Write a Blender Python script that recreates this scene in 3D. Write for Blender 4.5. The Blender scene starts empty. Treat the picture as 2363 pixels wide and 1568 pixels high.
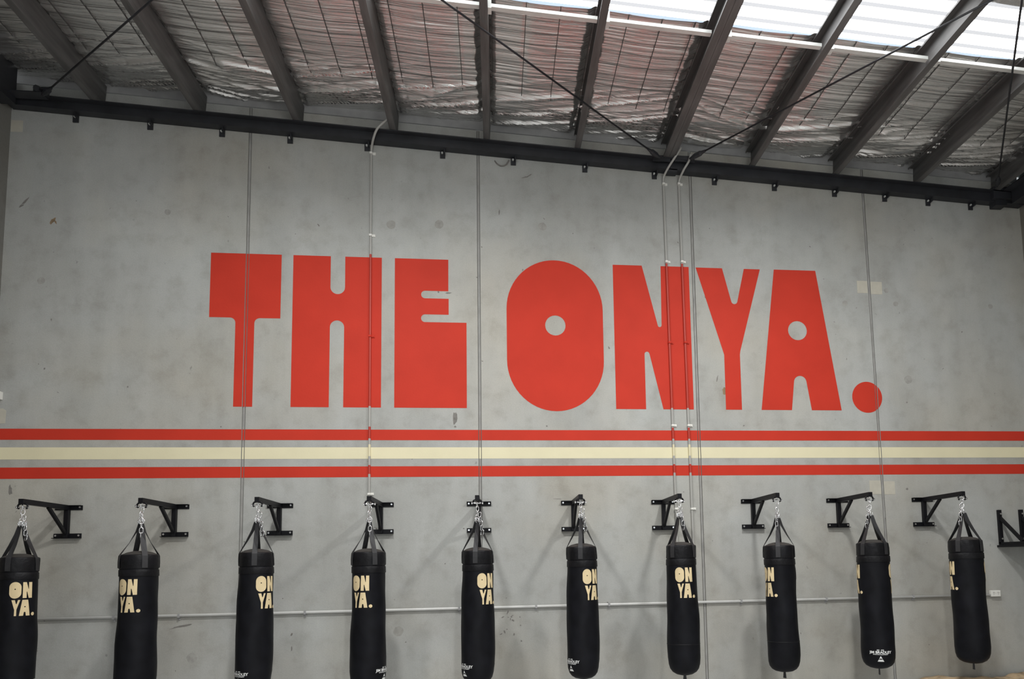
import bpy, bmesh, math, random
import numpy as np
from mathutils import Matrix, Vector

random.seed(7)
C = bpy.context.scene.collection
SC = bpy.context.scene
PI = math.pi

# ---------------------------------------------------------------- camera, sky, lights, exposure
cam_d = bpy.data.cameras.new('camera')
cam_d.sensor_fit = 'HORIZONTAL'; cam_d.sensor_width = 36.0
cam_d.lens = 25.1375
cam_d.shift_x = -0.066548; cam_d.shift_y = 0.151743
cam_d.clip_start = 0.05; cam_d.clip_end = 200
cam = bpy.data.objects.new('camera', cam_d); C.objects.link(cam)
rot = Matrix(((0.99303, 0.008028, -0.117592),
              (-0.116245, -0.098161, -0.988358),
              (-0.019477, 0.995138, -0.096544)))
cam.matrix_world = Matrix.Translation((0, 0, 1.65)) @ rot.to_4x4()
SC.camera = cam
SC.view_settings.view_transform = 'Standard'
SC.view_settings.look = 'None'
SC.view_settings.gamma = 1.0
SC.view_settings.use_curve_mapping = False
SC.view_settings.exposure = 0.15

w = bpy.data.worlds.new('daylight'); SC.world = w; w.use_nodes = True
bg = w.node_tree.nodes['Background']
bg.inputs[0].default_value = (0.94, 0.98, 1.0, 1); bg.inputs[1].default_value = 1.45

def bay_or_fill(x, y, z, power):
    l = bpy.data.lights.new('bay_or_fill_light', 'AREA'); l.shape = 'DISK'; l.size = 0.36
    l.energy = power; l.color = (1.0, 0.995, 0.98)
    o = bpy.data.objects.new('bay_or_fill_light', l); C.objects.link(o); o.location = (x, y, z)
    l = bpy.data.lights.new('side_fill_light', 'POINT'); l.shadow_soft_size = 0.16      # added point fill at the lamp, brightens upper wall and foil
    l.energy = power*0.20; l.color = (1.0, 0.995, 0.98)
    o = bpy.data.objects.new('side_fill_light', l); C.objects.link(o); o.location = (x, y, z-0.12)
bay_or_fill(2.75, 4.3, 5.62, 118)
bay_or_fill(-1.2, 4.3, 5.75, 118)
bay_or_fill(0.8, -0.5, 5.7, 190)  # added fill lamp behind the camera, lifts the overall brightness

# ---------------------------------------------------------------- helpers
class MB:
    def __init__(s): s.v = []; s.f = []; s.m = []; s.mi = 0
    def add(s, vs, fs):
        n = len(s.v); s.v += [tuple(p) for p in vs]
        for f in fs: s.f.append([i + n for i in f]); s.m.append(s.mi)
    def box(s, a, b, M=None):
        x0, y0, z0 = a; x1, y1, z1 = b
        vs = [(x0,y0,z0),(x1,y0,z0),(x1,y1,z0),(x0,y1,z0),(x0,y0,z1),(x1,y0,z1),(x1,y1,z1),(x0,y1,z1)]
        if M is not None: vs = [M @ Vector(p) for p in vs]
        s.add(vs, [(0,3,2,1),(4,5,6,7),(0,1,5,4),(1,2,6,5),(2,3,7,6),(3,0,4,7)])
    def bar(s, p, q, wx, wz, up=(0,0,1)):
        """rectangular bar from p to q; wx across, wz along the up side"""
        p, q = Vector(p), Vector(q); d = (q-p).normalized(); up = Vector(up)
        a = d.cross(up).normalized(); b = a.cross(d).normalized()
        vs = []
        for c in (p, q):
            for sx, sz in ((-1,-1),(1,-1),(1,1),(-1,1)): vs.append(c + a*(sx*wx/2) + b*(sz*wz/2))
        s.add(vs, [(3,2,1,0),(4,5,6,7),(0,1,5,4),(1,2,6,5),(2,3,7,6),(3,0,4,7)])
    def tube(s, path, r, n=10, closed=False, cap=True):
        P = [Vector(p) for p in path]; N = len(P); rings = []
        t0 = (P[1]-P[0]).normalized()
        a = t0.orthogonal().normalized()
        for i in range(N):
            if closed: t = (P[(i+1) % N]-P[i-1]).normalized()
            else: t = (P[min(i+1, N-1)]-P[max(i-1, 0)]).normalized()
            a = (a - t*a.dot(t)).normalized(); b = t.cross(a)
            rr = r[i] if isinstance(r, (list, tuple)) else r
            rings.append([P[i] + (a*math.cos(2*PI*k/n) + b*math.sin(2*PI*k/n))*rr for k in range(n)])
        vs = [p for R in rings for p in R]; fs = []
        for i in range(N if closed else N-1):
            j = (i+1) % N
            for k in range(n):
                l = (k+1) % n; fs.append((i*n+k, i*n+l, j*n+l, j*n+k))
        if cap and not closed:
            fs.append(tuple(range(n-1, -1, -1))); fs.append(tuple(range((N-1)*n, N*n)))
        s.add(vs, fs)
    def lathe(s, prof, n=40, c=(0,0), warp=None):
        vs = []; fs = []
        for (r, z) in prof:
            for k in range(n):
                a = 2*PI*k/n; rr = r + (warp(a, z, r) if warp else 0)
                vs.append((c[0]+rr*math.cos(a), c[1]+rr*math.sin(a), z))
        for i in range(len(prof)-1):
            for k in range(n):
                l = (k+1) % n; fs.append((i*n+k, i*n+l, (i+1)*n+l, (i+1)*n+k))
        s.add(vs, fs)
    def link(s, c, axis, side, L, wdt, r, n=14, m=6):
        """one chain link: stadium loop round c, long along axis, wide along side"""
        c, ax, sd = Vector(c), Vector(axis).normalized(), Vector(side).normalized()
        pts = []
        h = (L-wdt)/2
        for k in range(n):
            a = 2*PI*k/n
            pts.append(c + ax*(math.sin(a)*wdt/2 + (h if math.sin(a) > 0 else -h)) + sd*(math.cos(a)*wdt/2))
        s.tube(pts, r, m, closed=True)
    def build(s, name, mat, parent=None, smooth=False, bevel=0, loc=None):
        me = bpy.data.meshes.new(name); me.from_pydata(s.v, [], s.f); me.validate()
        for mm in (mat if isinstance(mat, list) else [mat]): me.materials.append(mm)
        if isinstance(mat, list): me.polygons.foreach_set('material_index', s.m[:len(me.polygons)])
        if smooth: me.polygons.foreach_set('use_smooth', [True]*len(me.polygons))
        me.update()
        o = bpy.data.objects.new(name, me); C.objects.link(o)
        if parent is not None: o.parent = parent
        if loc is not None: o.location = loc
        if bevel:
            b = o.modifiers.new('bevel', 'BEVEL'); b.width = bevel; b.segments = 2; b.limit_method = 'ANGLE'
        return o

def empty(name, loc=(0,0,0), rz=0):
    o = bpy.data.objects.new(name, None); C.objects.link(o); o.location = loc; o.rotation_euler = (0,0,rz)
    o.empty_display_size = 0.1
    return o
def tag(o, label=None, cat=None, group=None, kind=None):
    if label: o['label'] = label
    if cat: o['category'] = cat
    if group: o['group'] = group
    if kind: o['kind'] = kind
    return o
def copy_tree(o, parent=None):
    c = o.copy(); C.objects.link(c)
    if parent is not None: c.parent = parent
    for ch in list(o.children): copy_tree(ch, c)
    return c

def material(name, col, rough=0.6, metal=0.0, noise=0.0, nscale=8.0, bump=0.0, bscale=60.0, spec=0.5, stretch=None):
    m = bpy.data.materials.new(name); m.use_nodes = True
    nt = m.node_tree; N = nt.nodes; Lk = nt.links; b = N['Principled BSDF']
    b.inputs['Base Color'].default_value = (*col, 1); b.inputs['Roughness'].default_value = rough
    b.inputs['Metallic'].default_value = metal; b.inputs['Specular IOR Level'].default_value = spec
    tc = N.new('ShaderNodeTexCoord'); src = tc.outputs['Object']
    if stretch:
        mp = N.new('ShaderNodeMapping'); mp.inputs['Scale'].default_value = stretch
        Lk.new(src, mp.inputs[0]); src = mp.outputs[0]
    if noise:
        n = N.new('ShaderNodeTexNoise'); n.inputs['Scale'].default_value = nscale; n.inputs['Detail'].default_value = 6
        Lk.new(src, n.inputs['Vector'])
        r = N.new('ShaderNodeValToRGB')
        r.color_ramp.elements[0].position = 0.3; r.color_ramp.elements[1].position = 0.7
        r.color_ramp.elements[0].color = (*[c*(1-noise) for c in col], 1)
        r.color_ramp.elements[1].color = (*[min(1, c*(1+noise)) for c in col], 1)
        Lk.new(n.outputs['Fac'], r.inputs[0]); Lk.new(r.outputs[0], b.inputs['Base Color'])
    if bump:
        n2 = N.new('ShaderNodeTexNoise'); n2.inputs['Scale'].default_value = bscale; n2.inputs['Detail'].default_value = 4
        Lk.new(src, n2.inputs['Vector'])
        bp = N.new('ShaderNodeBump'); bp.inputs['Strength'].default_value = bump; bp.inputs['Distance'].default_value = 0.01
        Lk.new(n2.outputs['Fac'], bp.inputs['Height']); Lk.new(bp.outputs[0], b.inputs['Normal'])
    return m

def concrete(name, base, side):
    m = bpy.data.materials.new(name); m.use_nodes = True
    nt = m.node_tree; N = nt.nodes; Lk = nt.links; b = N['Principled BSDF']
    b.inputs['Roughness'].default_value = 0.72; b.inputs['Specular IOR Level'].default_value = 0.35
    tc = N.new('ShaderNodeTexCoord')
    def noise(scale, detail, stretch=(1,1,1), off=(0,0,0)):
        mp = N.new('ShaderNodeMapping'); mp.inputs['Scale'].default_value = stretch; mp.inputs['Location'].default_value = off
        Lk.new(tc.outputs['Object'], mp.inputs[0])
        n = N.new('ShaderNodeTexNoise'); n.inputs['Scale'].default_value = scale; n.inputs['Detail'].default_value = detail
        n.inputs['Roughness'].default_value = 0.6
        Lk.new(mp.outputs[0], n.inputs['Vector']); return n.outputs['Fac']
    def ramp(src, stops):
        r = N.new('ShaderNodeValToRGB'); e = r.color_ramp.elements
        e[0].position, e[0].color = stops[0][0], (*stops[0][1], 1)
        e[1].position, e[1].color = stops[-1][0], (*stops[-1][1], 1)
        for p, c in stops[1:-1]: k = e.new(p); k.color = (*c, 1)
        Lk.new(src, r.inputs[0]); return r.outputs[0]
    def mix(a, c, mode='MULTIPLY', fac=1.0):
        x = N.new('ShaderNodeMix'); x.data_type = 'RGBA'; x.blend_type = mode; x.inputs['Factor'].default_value = fac
        Lk.new(a, x.inputs['A']); Lk.new(c, x.inputs['B']); return x.outputs['Result']
    r_, g_, b_ = base
    c = ramp(noise(0.9, 5), [(0.3, (r_*0.93, g_*0.92, b_*0.90)), (0.5, base), (0.72, (r_*1.07, g_*1.08, b_*1.08))])
    c = mix(c, ramp(noise(1.7, 8, (1.6, 1, 0.22), (3, 1, 2)), [(0.32, (0.88, 0.88, 0.87)), (0.6, (1, 1, 1))]))     # vertical run marks
    c = mix(c, ramp(noise(5.5, 9, (1,1,1), (7, 0, 3)), [(0.28, (0.86, 0.85, 0.83)), (0.5, (1, 1, 1)), (0.75, (1.05, 1.05, 1.04))]))
    c = mix(c, ramp(noise(90, 3), [(0.3, (0.93, 0.93, 0.93)), (0.7, (1.05, 1.05, 1.05))]))
    c = mix(c, ramp(noise(0.55, 3, (1,1,1), (11, 4, 9)), [(0.45, (1, 1, 1)), (0.7, (1.02, 0.97, 0.90))]))            # faint rusty tone
    # dark specks
    c = mix(c, ramp(noise(14, 2, (1,1,0.8), (2, 9, 5)), [(0.19, (0.70, 0.70, 0.70)), (0.25, (1, 1, 1))]))
    Lk.new(c, b.inputs['Base Color'])
    bp = N.new('ShaderNodeBump'); bp.inputs['Strength'].default_value = 0.12; bp.inputs['Distance'].default_value = 0.01
    Lk.new(noise(40, 6), bp.inputs['Height']); Lk.new(bp.outputs[0], b.inputs['Normal'])
    return m

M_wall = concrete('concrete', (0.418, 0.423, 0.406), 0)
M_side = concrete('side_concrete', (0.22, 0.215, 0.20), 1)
M_seal = material('joint_sealant', (0.30, 0.295, 0.28), 0.8, noise=0.15)
M_gap = material('joint_gap', (0.26, 0.255, 0.24), 0.9)
M_red = material('red_paint', (0.54, 0.042, 0.024), 0.6, noise=0.05, nscale=3, bump=0.08, bscale=45, spec=0.12)
M_cream = material('cream_paint', (0.74, 0.685, 0.47), 0.6, noise=0.03, nscale=4, bump=0.08, bscale=45, spec=0.3)
M_steel = material('dark_painted_steel', (0.020, 0.021, 0.025), 0.5, noise=0.3, nscale=5)
M_galv = material('weathered_purlin_steel', (0.125, 0.123, 0.12), 0.55, metal=0.35, noise=0.25, nscale=6, stretch=(3, 0.4, 3))
M_flash = material('grey_flashing', (0.34, 0.34, 0.34), 0.6, noise=0.1)
M_black = material('black_powder_coat', (0.006, 0.006, 0.008), 0.45, bump=0.06, bscale=300, spec=0.22)
M_chrome = material('zinc_chain', (0.86, 0.87, 0.88), 0.22, metal=1.0)
M_vinyl = material('black_vinyl', (0.0055, 0.0058, 0.008), 0.52, noise=0.35, nscale=9, bump=0.10, bscale=26, spec=0.16)
M_collar = material('black_collar_vinyl', (0.005, 0.005, 0.0065), 0.5, noise=0.4, nscale=14, bump=0.6, bscale=22, spec=0.25)
M_cap = material('worn_black_top', (0.036, 0.034, 0.031), 0.65, noise=0.3, nscale=12)
M_strap = material('black_webbing', (0.020, 0.020, 0.022), 0.6, noise=0.2, nscale=30)
M_gold = material('gold_print', (0.74, 0.60, 0.36), 0.6, noise=0.06, nscale=12, spec=0.3)
M_white = material('white_print', (0.80, 0.81, 0.80), 0.6)
M_plastic = material('white_plastic', (0.78, 0.77, 0.72), 0.45)
M_patch = material('repair_mortar', (0.50, 0.475, 0.40), 0.85, noise=0.06, nscale=14)
M_bar = material('galvanised_bridging', (0.66, 0.67, 0.64), 0.45, metal=0.25, noise=0.08)
M_floor = material('floor_concrete', (0.54, 0.54, 0.53), 0.6, noise=0.12, nscale=1.5)
M_scuff = material('scuff', (0.20, 0.19, 0.175), 0.9, noise=0.2, nscale=30)
M_rust = material('rust_stain', (0.24, 0.17, 0.10), 0.9, noise=0.25, nscale=20)
M_plug = material('plug_mortar', (0.33, 0.325, 0.30), 0.9, noise=0.15, nscale=20)
M_clad = material('ribbed_cladding', (0.26, 0.30, 0.29), 0.5, metal=0.3)
M_cloth = material('brown_cloth', (0.50, 0.37, 0.23), 0.8, noise=0.5, nscale=9, bump=0.4, bscale=30)
M_wire = material('mesh_wire', (0.10, 0.098, 0.095), 0.6, metal=0.5)

# silver foil
M_foil = bpy.data.materials.new('silver_foil'); M_foil.use_nodes = True
nt = M_foil.node_tree; b = nt.nodes['Principled BSDF']
b.inputs['Base Color'].default_value = (0.80, 0.795, 0.78, 1); b.inputs['Metallic'].default_value = 0.88; b.inputs['Roughness'].default_value = 0.21
tc = nt.nodes.new('ShaderNodeTexCoord'); mp = nt.nodes.new('ShaderNodeMapping'); mp.inputs['Scale'].default_value = (0.6, 12, 1)
nz = nt.nodes.new('ShaderNodeTexNoise'); nz.inputs['Scale'].default_value = 3.2; nz.inputs['Detail'].default_value = 7
bp = nt.nodes.new('ShaderNodeBump'); bp.inputs['Strength'].default_value = 0.7; bp.inputs['Distance'].default_value = 0.02
nt.links.new(tc.outputs['Object'], mp.inputs[0]); nt.links.new(mp.outputs[0], nz.inputs['Vector'])
nt.links.new(nz.outputs['Fac'], bp.inputs['Height']); nt.links.new(bp.outputs[0], b.inputs['Normal'])

# translucent roof sheet lit by the sky
def sky_sheet(name, s):
    m = bpy.data.materials.new(name); m.use_nodes = True
    b = m.node_tree.nodes['Principled BSDF']
    b.inputs['Base Color'].default_value = (0.8, 0.82, 0.85, 1); b.inputs['Roughness'].default_value = 0.4
    b.inputs['Emission Color'].default_value = (0.97, 0.985, 1.0, 1); b.inputs['Emission Strength'].default_value = s
    return m
M_sky = sky_sheet('translucent_sheet', 5.0)
M_skyrib = sky_sheet('translucent_rib', 0.62)
M_skylap = sky_sheet('translucent_lap', 0.80)
for m_ in (M_skyrib, M_skylap): m_.node_tree.nodes['Principled BSDF'].inputs['Base Color'].default_value = (0.12, 0.12, 0.14, 1)
M_skylap.node_tree.nodes['Principled BSDF'].inputs['Emission Color'].default_value = (0.62, 0.78, 1.0, 1)

# conduit: grey PVC, painted over where it crosses the letters and stripes
ZB = [(2.595, 2.708, 'r'), (2.788, 2.909, 'c'), (2.985, 3.097, 'r'), (3.333, 4.972, 'r')]
def conduit_mat():
    m = bpy.data.materials.new('conduit_paint'); m.use_nodes = True
    nt = m.node_tree; b = nt.nodes['Principled BSDF']; b.inputs['Roughness'].default_value = 0.45
    tc = nt.nodes.new('ShaderNodeTexCoord'); sp = nt.nodes.new('ShaderNodeSeparateXYZ'); nt.links.new(tc.outputs['Object'], sp.inputs[0])
    mr = nt.nodes.new('ShaderNodeMath'); mr.operation = 'DIVIDE'; mr.inputs[1].default_value = 8.0; nt.links.new(sp.outputs[2], mr.inputs[0])
    r = nt.nodes.new('ShaderNodeValToRGB'); r.color_ramp.interpolation = 'CONSTANT'
    grey = (0.40, 0.395, 0.37, 1); cols = {'r': (0.45, 0.042, 0.027, 1), 'c': (0.72, 0.66, 0.45, 1)}
    e = r.color_ramp.elements; e[0].position = 0; e[0].color = grey; e[1].position = 0.99; e[1].color = grey
    for a, c, k in ZB:
        x = e.new(a/8); x.color = cols[k]
        x = e.new(c/8); x.color = grey
    nt.links.new(mr.outputs[0], r.inputs[0]); nt.links.new(r.outputs[0], b.inputs['Base Color'])
    return m
M_cond = conduit_mat()
M_pipe = material('grey_conduit', (0.60, 0.60, 0.58), 0.28, noise=0.05)

# ---------------------------------------------------------------- the shell
YW = 7.6                         # face of the painted wall
XL, XR = -4.937, 6.33
SL = -0.0527
def zp(x): return 6.2818 + SL*x  # underside of the purlins
JOINTS = [(-2.576, -2.562), (-0.162, -0.156), (2.245, 2.237), (4.330, 4.366)]   # x at z 6.4 and at z 0.9
def jx(j, z): return j[1] + (j[0]-j[1])*(z-0.9)/5.5
HW = 0.017
def wall_back():
    m = MB(); edges = [None] + JOINTS + [None]
    for i in range(5):
        l, r = edges[i], edges[i+1]
        def X(j, z, side): return (XL if side < 0 else XR) if j is None else jx(j, z) + side*-1*HW
        vs = []
        zt = lambda x: zp(x) + 0.187
        xl0, xr0 = X(l, 0, -1), X(r, 0, 1); xl1, xr1 = X(l, 6.5, -1), X(r, 6.2, 1)
        for y in (YW, YW+0.16):
            vs += [(xl0, y, 0), (xr0, y, 0), (xr1, y, zt(xr1)), (xl1, y, zt(xl1))]
        m.mi = 0
        m.add(vs, [(0,1,2,3),(7,6,5,4),(0,4,5,1),(3,2,6,7),(0,3,7,4),(1,5,6,2)])
    m.mi = 1
    for j in JOINTS:      # sealant bead between two narrow shadow gaps
        b0, b1 = jx(j, 0), jx(j, 6.4); zt = zp(b1) + 0.187
        for dx0, dx1, y in ((-0.010, 0.010, YW+0.003), (-0.0168, 0.0168, YW+0.013)):
            m.mi = 1 if dx1 < 0.012 else 2
            vs = []
            for yy in (y, y+0.008):
                vs += [(b0+dx0, yy, 0), (b0+dx1, yy, 0), (b1+dx1, yy, zt), (b1+dx0, yy, zt)]
            m.add(vs, [(0,1,2,3),(7,6,5,4),(0,4,5,1),(3,2,6,7),(0,3,7,4),(1,5,6,2)])
    return m.build('wall_back', [M_wall, M_seal, M_gap])
WB = tag(wall_back(), kind='structure')
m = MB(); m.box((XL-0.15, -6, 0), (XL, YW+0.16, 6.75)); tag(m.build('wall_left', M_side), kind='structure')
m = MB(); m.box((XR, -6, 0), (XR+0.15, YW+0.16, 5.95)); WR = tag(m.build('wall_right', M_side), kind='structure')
m = MB()                          # ribbed metal cladding above the right wall
n = 26
vs = []; fs = []
for i in range(n+1):
    z = 5.93 + 0.42*i/n; x = XR + (0.0 if i % 2 else 0.022)
    vs += [(x, -6, z), (x, YW-0.002, z)]
    if i: fs.append((2*i-2, 2*i-1, 2*i+1, 2*i))
m.add(vs, fs); m.box((XR+0.03, -6, 5.95), (XR+0.06, YW, 6.36))
m.build('cladding', M_clad, WR)
m = MB(); m.box((XL-0.15, -6.15, 3.9), (XR+0.15, -6, 6.75)); tag(m.build('front_light_blocker', M_side), kind='structure')  # unseen panel added over the front opening to cut high horizontal light
m = MB(); m.box((XL-0.15, -6, -0.15), (XR+0.15, YW+0.16, 0)); tag(m.build('floor', M_floor), kind='structure')

# flashing strip between the panel tops and the foil
m = MB()
vs = []
for y in (YW+0.006, YW+0.05):
    vs += [(XL, y, zp(XL)+0.202), (XR, y, zp(XR)+0.202), (XR, y, zp(XR)+0.36), (XL, y, zp(XL)+0.36)]
m.add(vs, [(0,1,2,3),(7,6,5,4),(0,4,5,1),(3,2,6,7),(0,3,7,4),(1,5,6,2)])
tag(m.build('trim_1', M_flash), kind='structure')

# ---------------------------------------------------------------- foil under the roof sheets
rng = np.random.default_rng(3)
TAB = rng.random((256, 256))
def vnoise(x, y):
    xi = np.floor(x).astype(int); yi = np.floor(y).astype(int); fx = x-xi; fy = y-yi
    fx = fx*fx*(3-2*fx); fy = fy*fy*(3-2*fy)
    a = TAB[xi % 256, yi % 256]; b = TAB[(xi+1) % 256, yi % 256]; c = TAB[xi % 256, (yi+1) % 256]; d = TAB[(xi+1) % 256, (yi+1) % 256]
    return (a*(1-fx)+b*fx)*(1-fy) + (c*(1-fx)+d*fx)*fy
PX = [-4.067 + k for k in range(11)]          # purlin centre lines, one metre apart
def smooth(a, b, x):
    t = np.clip((x-a)/(b-a), 0, 1); return t*t*(3-2*t)
def sag(x):
    t = (x - PX[0]) % 1.0; e = np.minimum(t, 1-t)      # distance to the nearest purlin
    return -0.030*smooth(0.035, 0.085, e) - 0.014*np.sin(PI*t)**2
def foil_z(x, y, fine=True):
    near = smooth(6.55, 7.1, y)
    t = (x-PX[0]) % 1.0; e = np.minimum(t, 1-t)
    z = 6.2818 + SL*x + 0.262
    if fine:
        rag = 0.045*(vnoise(x*0.5+9, y*21)-0.5)        # ragged edge where it folds up over the steel
        z = z - 0.030*smooth(0.035+rag*0.5, 0.085+rag*0.8, e) - 0.014*np.sin(PI*t)**2
        wob = 0.06*vnoise(x*1.1+5, y*1.3)
        a = 1-np.abs(2*vnoise(x*0.45+3.3, (y+wob)*11)-1)
        a2 = 1-np.abs(2*vnoise(x*0.8+40, (y+wob)*26+9)-1)
        a3 = vnoise(x*1.6+11, (y+wob)*48+5)
        z = z + (1-0.5*near)*(0.010*(a**5) + 0.0055*a2**3 + 0.0042*a3 - 0.005)
        # slanting drapes close to the wall
        skew = (t-0.5)*0.20*(np.where(vnoise(np.floor(x-PX[0])*3.7+1.5, 0*x+2.5) > 0.42, 1, -1))
        c1 = 1-np.abs(2*vnoise(x*0.6+70, (y+skew*1.3+wob*0.7)*12+31)-1)
        c2 = 1-np.abs(2*vnoise(x*1.3+20, (y+skew)*24+11)-1)
        z = z + near*(-0.040*c1**6 - 0.014*c2**4 + 0.012)
        tw = ((x+0.15) % 0.3)-0.15; ty = (y % 0.15)-0.075
        z = z + 0.004*np.exp(-(tw/0.012)**2) + 0.003*np.exp(-(ty/0.010)**2)
    else: z = z + sag(x)
    z = z + 0.060*smooth(7.15, 7.6, y)
    return z
SKY0, SKY1 = 5.13, 5.735          # skylight strip runs along the roof slope
SKYX = 0.0
def grid(m, xs, ys, fine=True):
    X, Y = np.meshgrid(xs, ys, indexing='ij'); Z = foil_z(X, Y, fine)
    nx, ny = len(xs), len(ys); base = len(m.v)
    m.v += list(zip(X.ravel().tolist(), Y.ravel().tolist(), Z.ravel().tolist()))
    I = (np.arange(nx-1)[:, None]*ny + np.arange(ny-1)[None, :]).ravel() + base
    F = np.stack([I, I+1, I+ny+1, I+ny], 1).tolist()
    m.f += F; m.m += [0]*len(F)
def roof():
    m = MB()
    xs = np.arange(XL, XR+0.01, 0.02); xs[-1] = XR - 0.33
    xs = xs[xs <= XR-0.33]
    grid(m, xs, np.linspace(SKY1, YW+0.015, 215))
    grid(m, xs, np.linspace(4.4, SKY0, 60))
    grid(m, np.linspace(XL, XR, 60), np.linspace(-6, 4.4, 20), False)
    return m.build('ceiling', M_foil, smooth=True)
CE = tag(roof(), kind='structure')
# outer roof sheet that closes the roof above the foil
m = MB()
for y0, y1 in ((-6, SKY0-0.02), (5.98, YW+0.3)):
    vs = []
    for dz in (0.36, 0.38):
        vs += [(XL-0.3, y0, zp(XL-0.3)+dz), (XR+0.3, y0, zp(XR+0.3)+dz), (XR+0.3, y1, zp(XR+0.3)+dz), (XL-0.3, y1, zp(XL-0.3)+dz)]
    m.add(vs, [(0,3,2,1),(4,5,6,7),(0,1,5,4),(1,2,6,5),(2,3,7,6),(3,0,4,7)])
m.build('roof_sheet', M_flash, CE)
# wire safety mesh below the foil
m = MB()
ysn = np.concatenate([np.linspace(SKY1, 6.98, 40)])
for k in range(-16, 21):
    x = 0.3*k
    if x < XL+0.05 or x > XR-0.3: continue
    z = foil_z(np.full_like(ysn, x), ysn, True) - 0.003
    z = np.convolve(np.pad(z, 2, mode='edge'), np.ones(5)/5, 'valid') - 0.004
    m.tube([(x, float(y), float(zz)) for y, zz in zip(ysn, z)], 0.0038, 4)
for k in range(39, 50):
    y = 0.15*k + 0.075
    if y < SKY1+0.04 or y > 6.95: continue
    xsn = np.arange(XL+0.02, XR-0.3, 0.02)
    z = foil_z(xsn, np.full_like(xsn, y), False) - 0.004
    m.tube([(float(x), y, float(zz)) for x, zz in zip(xsn, z)], 0.0022, 4)
m.build('wire_mesh', M_wire, CE)

# skylight: a ribbed translucent sheet above the foil
def skylight():
    m = MB(); x0, x1 = XL-0.2, XR+0.2
    prof = [(SKY0-0.02, 0.305, 0)]
    for c in (5.235, 5.395, 5.555, 5.717):
        prof += [(c-0.022, 0.305, 1), (c-0.012, 0.335, 1), (c+0.012, 0.335, 1), (c+0.022, 0.305, 0)]
    prof += [(5.800, 0.305, 2), (5.98, 0.305, 0)]
    for (ya, da, mi), (yb, db, _) in zip(prof[:-1], prof[1:]):
        m.mi = mi
        m.add([(x0, ya, zp(x0)+da), (x1, ya, zp(x1)+da), (x1, yb, zp(x1)+db), (x0, yb, zp(x0)+db)], [(0,1,2,3)])
    return m.build('skylight', [M_sky, M_skyrib, M_skylap])
tag(skylight(), 'bright white translucent ribbed skylight strip across the roof', 'skylight')

# ---------------------------------------------------------------- purlins
def purlin():
    m = MB(); W_, H_, t, lip = 0.066, 0.25, 0.004, 0.02
    prof = [(-W_/2, lip), (-W_/2, 0), (W_/2, 0), (W_/2, H_), (-W_/2, H_), (-W_/2, H_-lip),
            (-W_/2+t, H_-lip), (-W_/2+t, H_-t), (W_/2-t, H_-t), (W_/2-t, t), (-W_/2+t, t), (-W_/2+t, lip)]
    n = len(prof); vs = []
    for y in (-6.0, 7.585): vs += [(x, y, z) for x, z in prof]
    fs = [(i, (i+1) % n, n+(i+1) % n, n+i) for i in range(n)]
    m.add(vs, fs)
    # closed ends, as quads round the C
    for o, flip in ((0, False), (n, True)):
        q = [(0, 1, 10, 11), (1, 2, 9, 10), (2, 3, 8, 9), (3, 4, 7, 8), (4, 5, 6, 7)]
        m.add([], [])
        for f in q:
            f = tuple(i+o for i in f); m.f.append([i for i in (f if flip else f[::-1])]); m.m.append(0)
    return m.build('roof_purlin', M_galv)
plab = ['steel roof purlin nearest the dark left eave beam',
        'steel roof purlin crossed by the brace rod from the left corner',
        'third steel roof purlin from the left, sloping right above the letter T',
        'steel roof purlin where the single bent conduit from the letter H ends',
        'steel roof purlin standing almost upright in the middle of the ceiling',
        'steel roof purlin just left of the paired bent conduits, crossed by a brace rod',
        'steel roof purlin meeting the wall at the paired bent conduits',
        'steel roof purlin above the letter A, first right of the brace rod joint',
        'steel roof purlin running bright across the skylight to its far right part',
        'second steel roof purlin from the right end of the ceiling',
        'rightmost short steel purlin beside the ribbed cladding at the right end']
p0 = purlin()
for k, x in enumerate(PX):
    o = p0 if k == 0 else p0.copy()
    if k: C.objects.link(o)
    o.location = (x, 0, zp(x)); o.rotation_euler = (0, math.atan(-SL), 0)
    tag(o, plab[k], 'roof beam', 'roof purlins')

o = p0.copy(); C.objects.link(o); o.location = (PX[6]+0.068, 0, zp(PX[6]+0.068)); o.scale = (-1, 1, 1); o.rotation_euler = (0, math.atan(-SL), 0)
tag(o, 'second purlin lapped against the right side of the one above the paired conduits', 'roof beam', 'roof purlins')

# bridging bar below the skylight
t = empty('roof_bridging', (0.9, 5.63, zp(0.9)+0.05)); tag(t, 'pale bridging bar crossing the purlins along the skylight edge', 'roof bar')
for k in range(len(PX)-1):
    xa, xb = PX[k]+(0.104 if k == 6 else 0.036), PX[k+1]-0.036
    m = MB(); m.bar((xa-0.9, 0, SL*(xa-0.9)), (xb-0.9, 0, SL*(xb-0.9)), 0.044, 0.03)
    m.build('bar', M_bar, t)
    m = MB(); m.box((xa-0.9, -0.045, SL*(xa-0.9)-0.045), (xa-0.9+0.03, 0.03, SL*(xa-0.9)+0.06))
    m.build('clip', M_bar, t)

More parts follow.
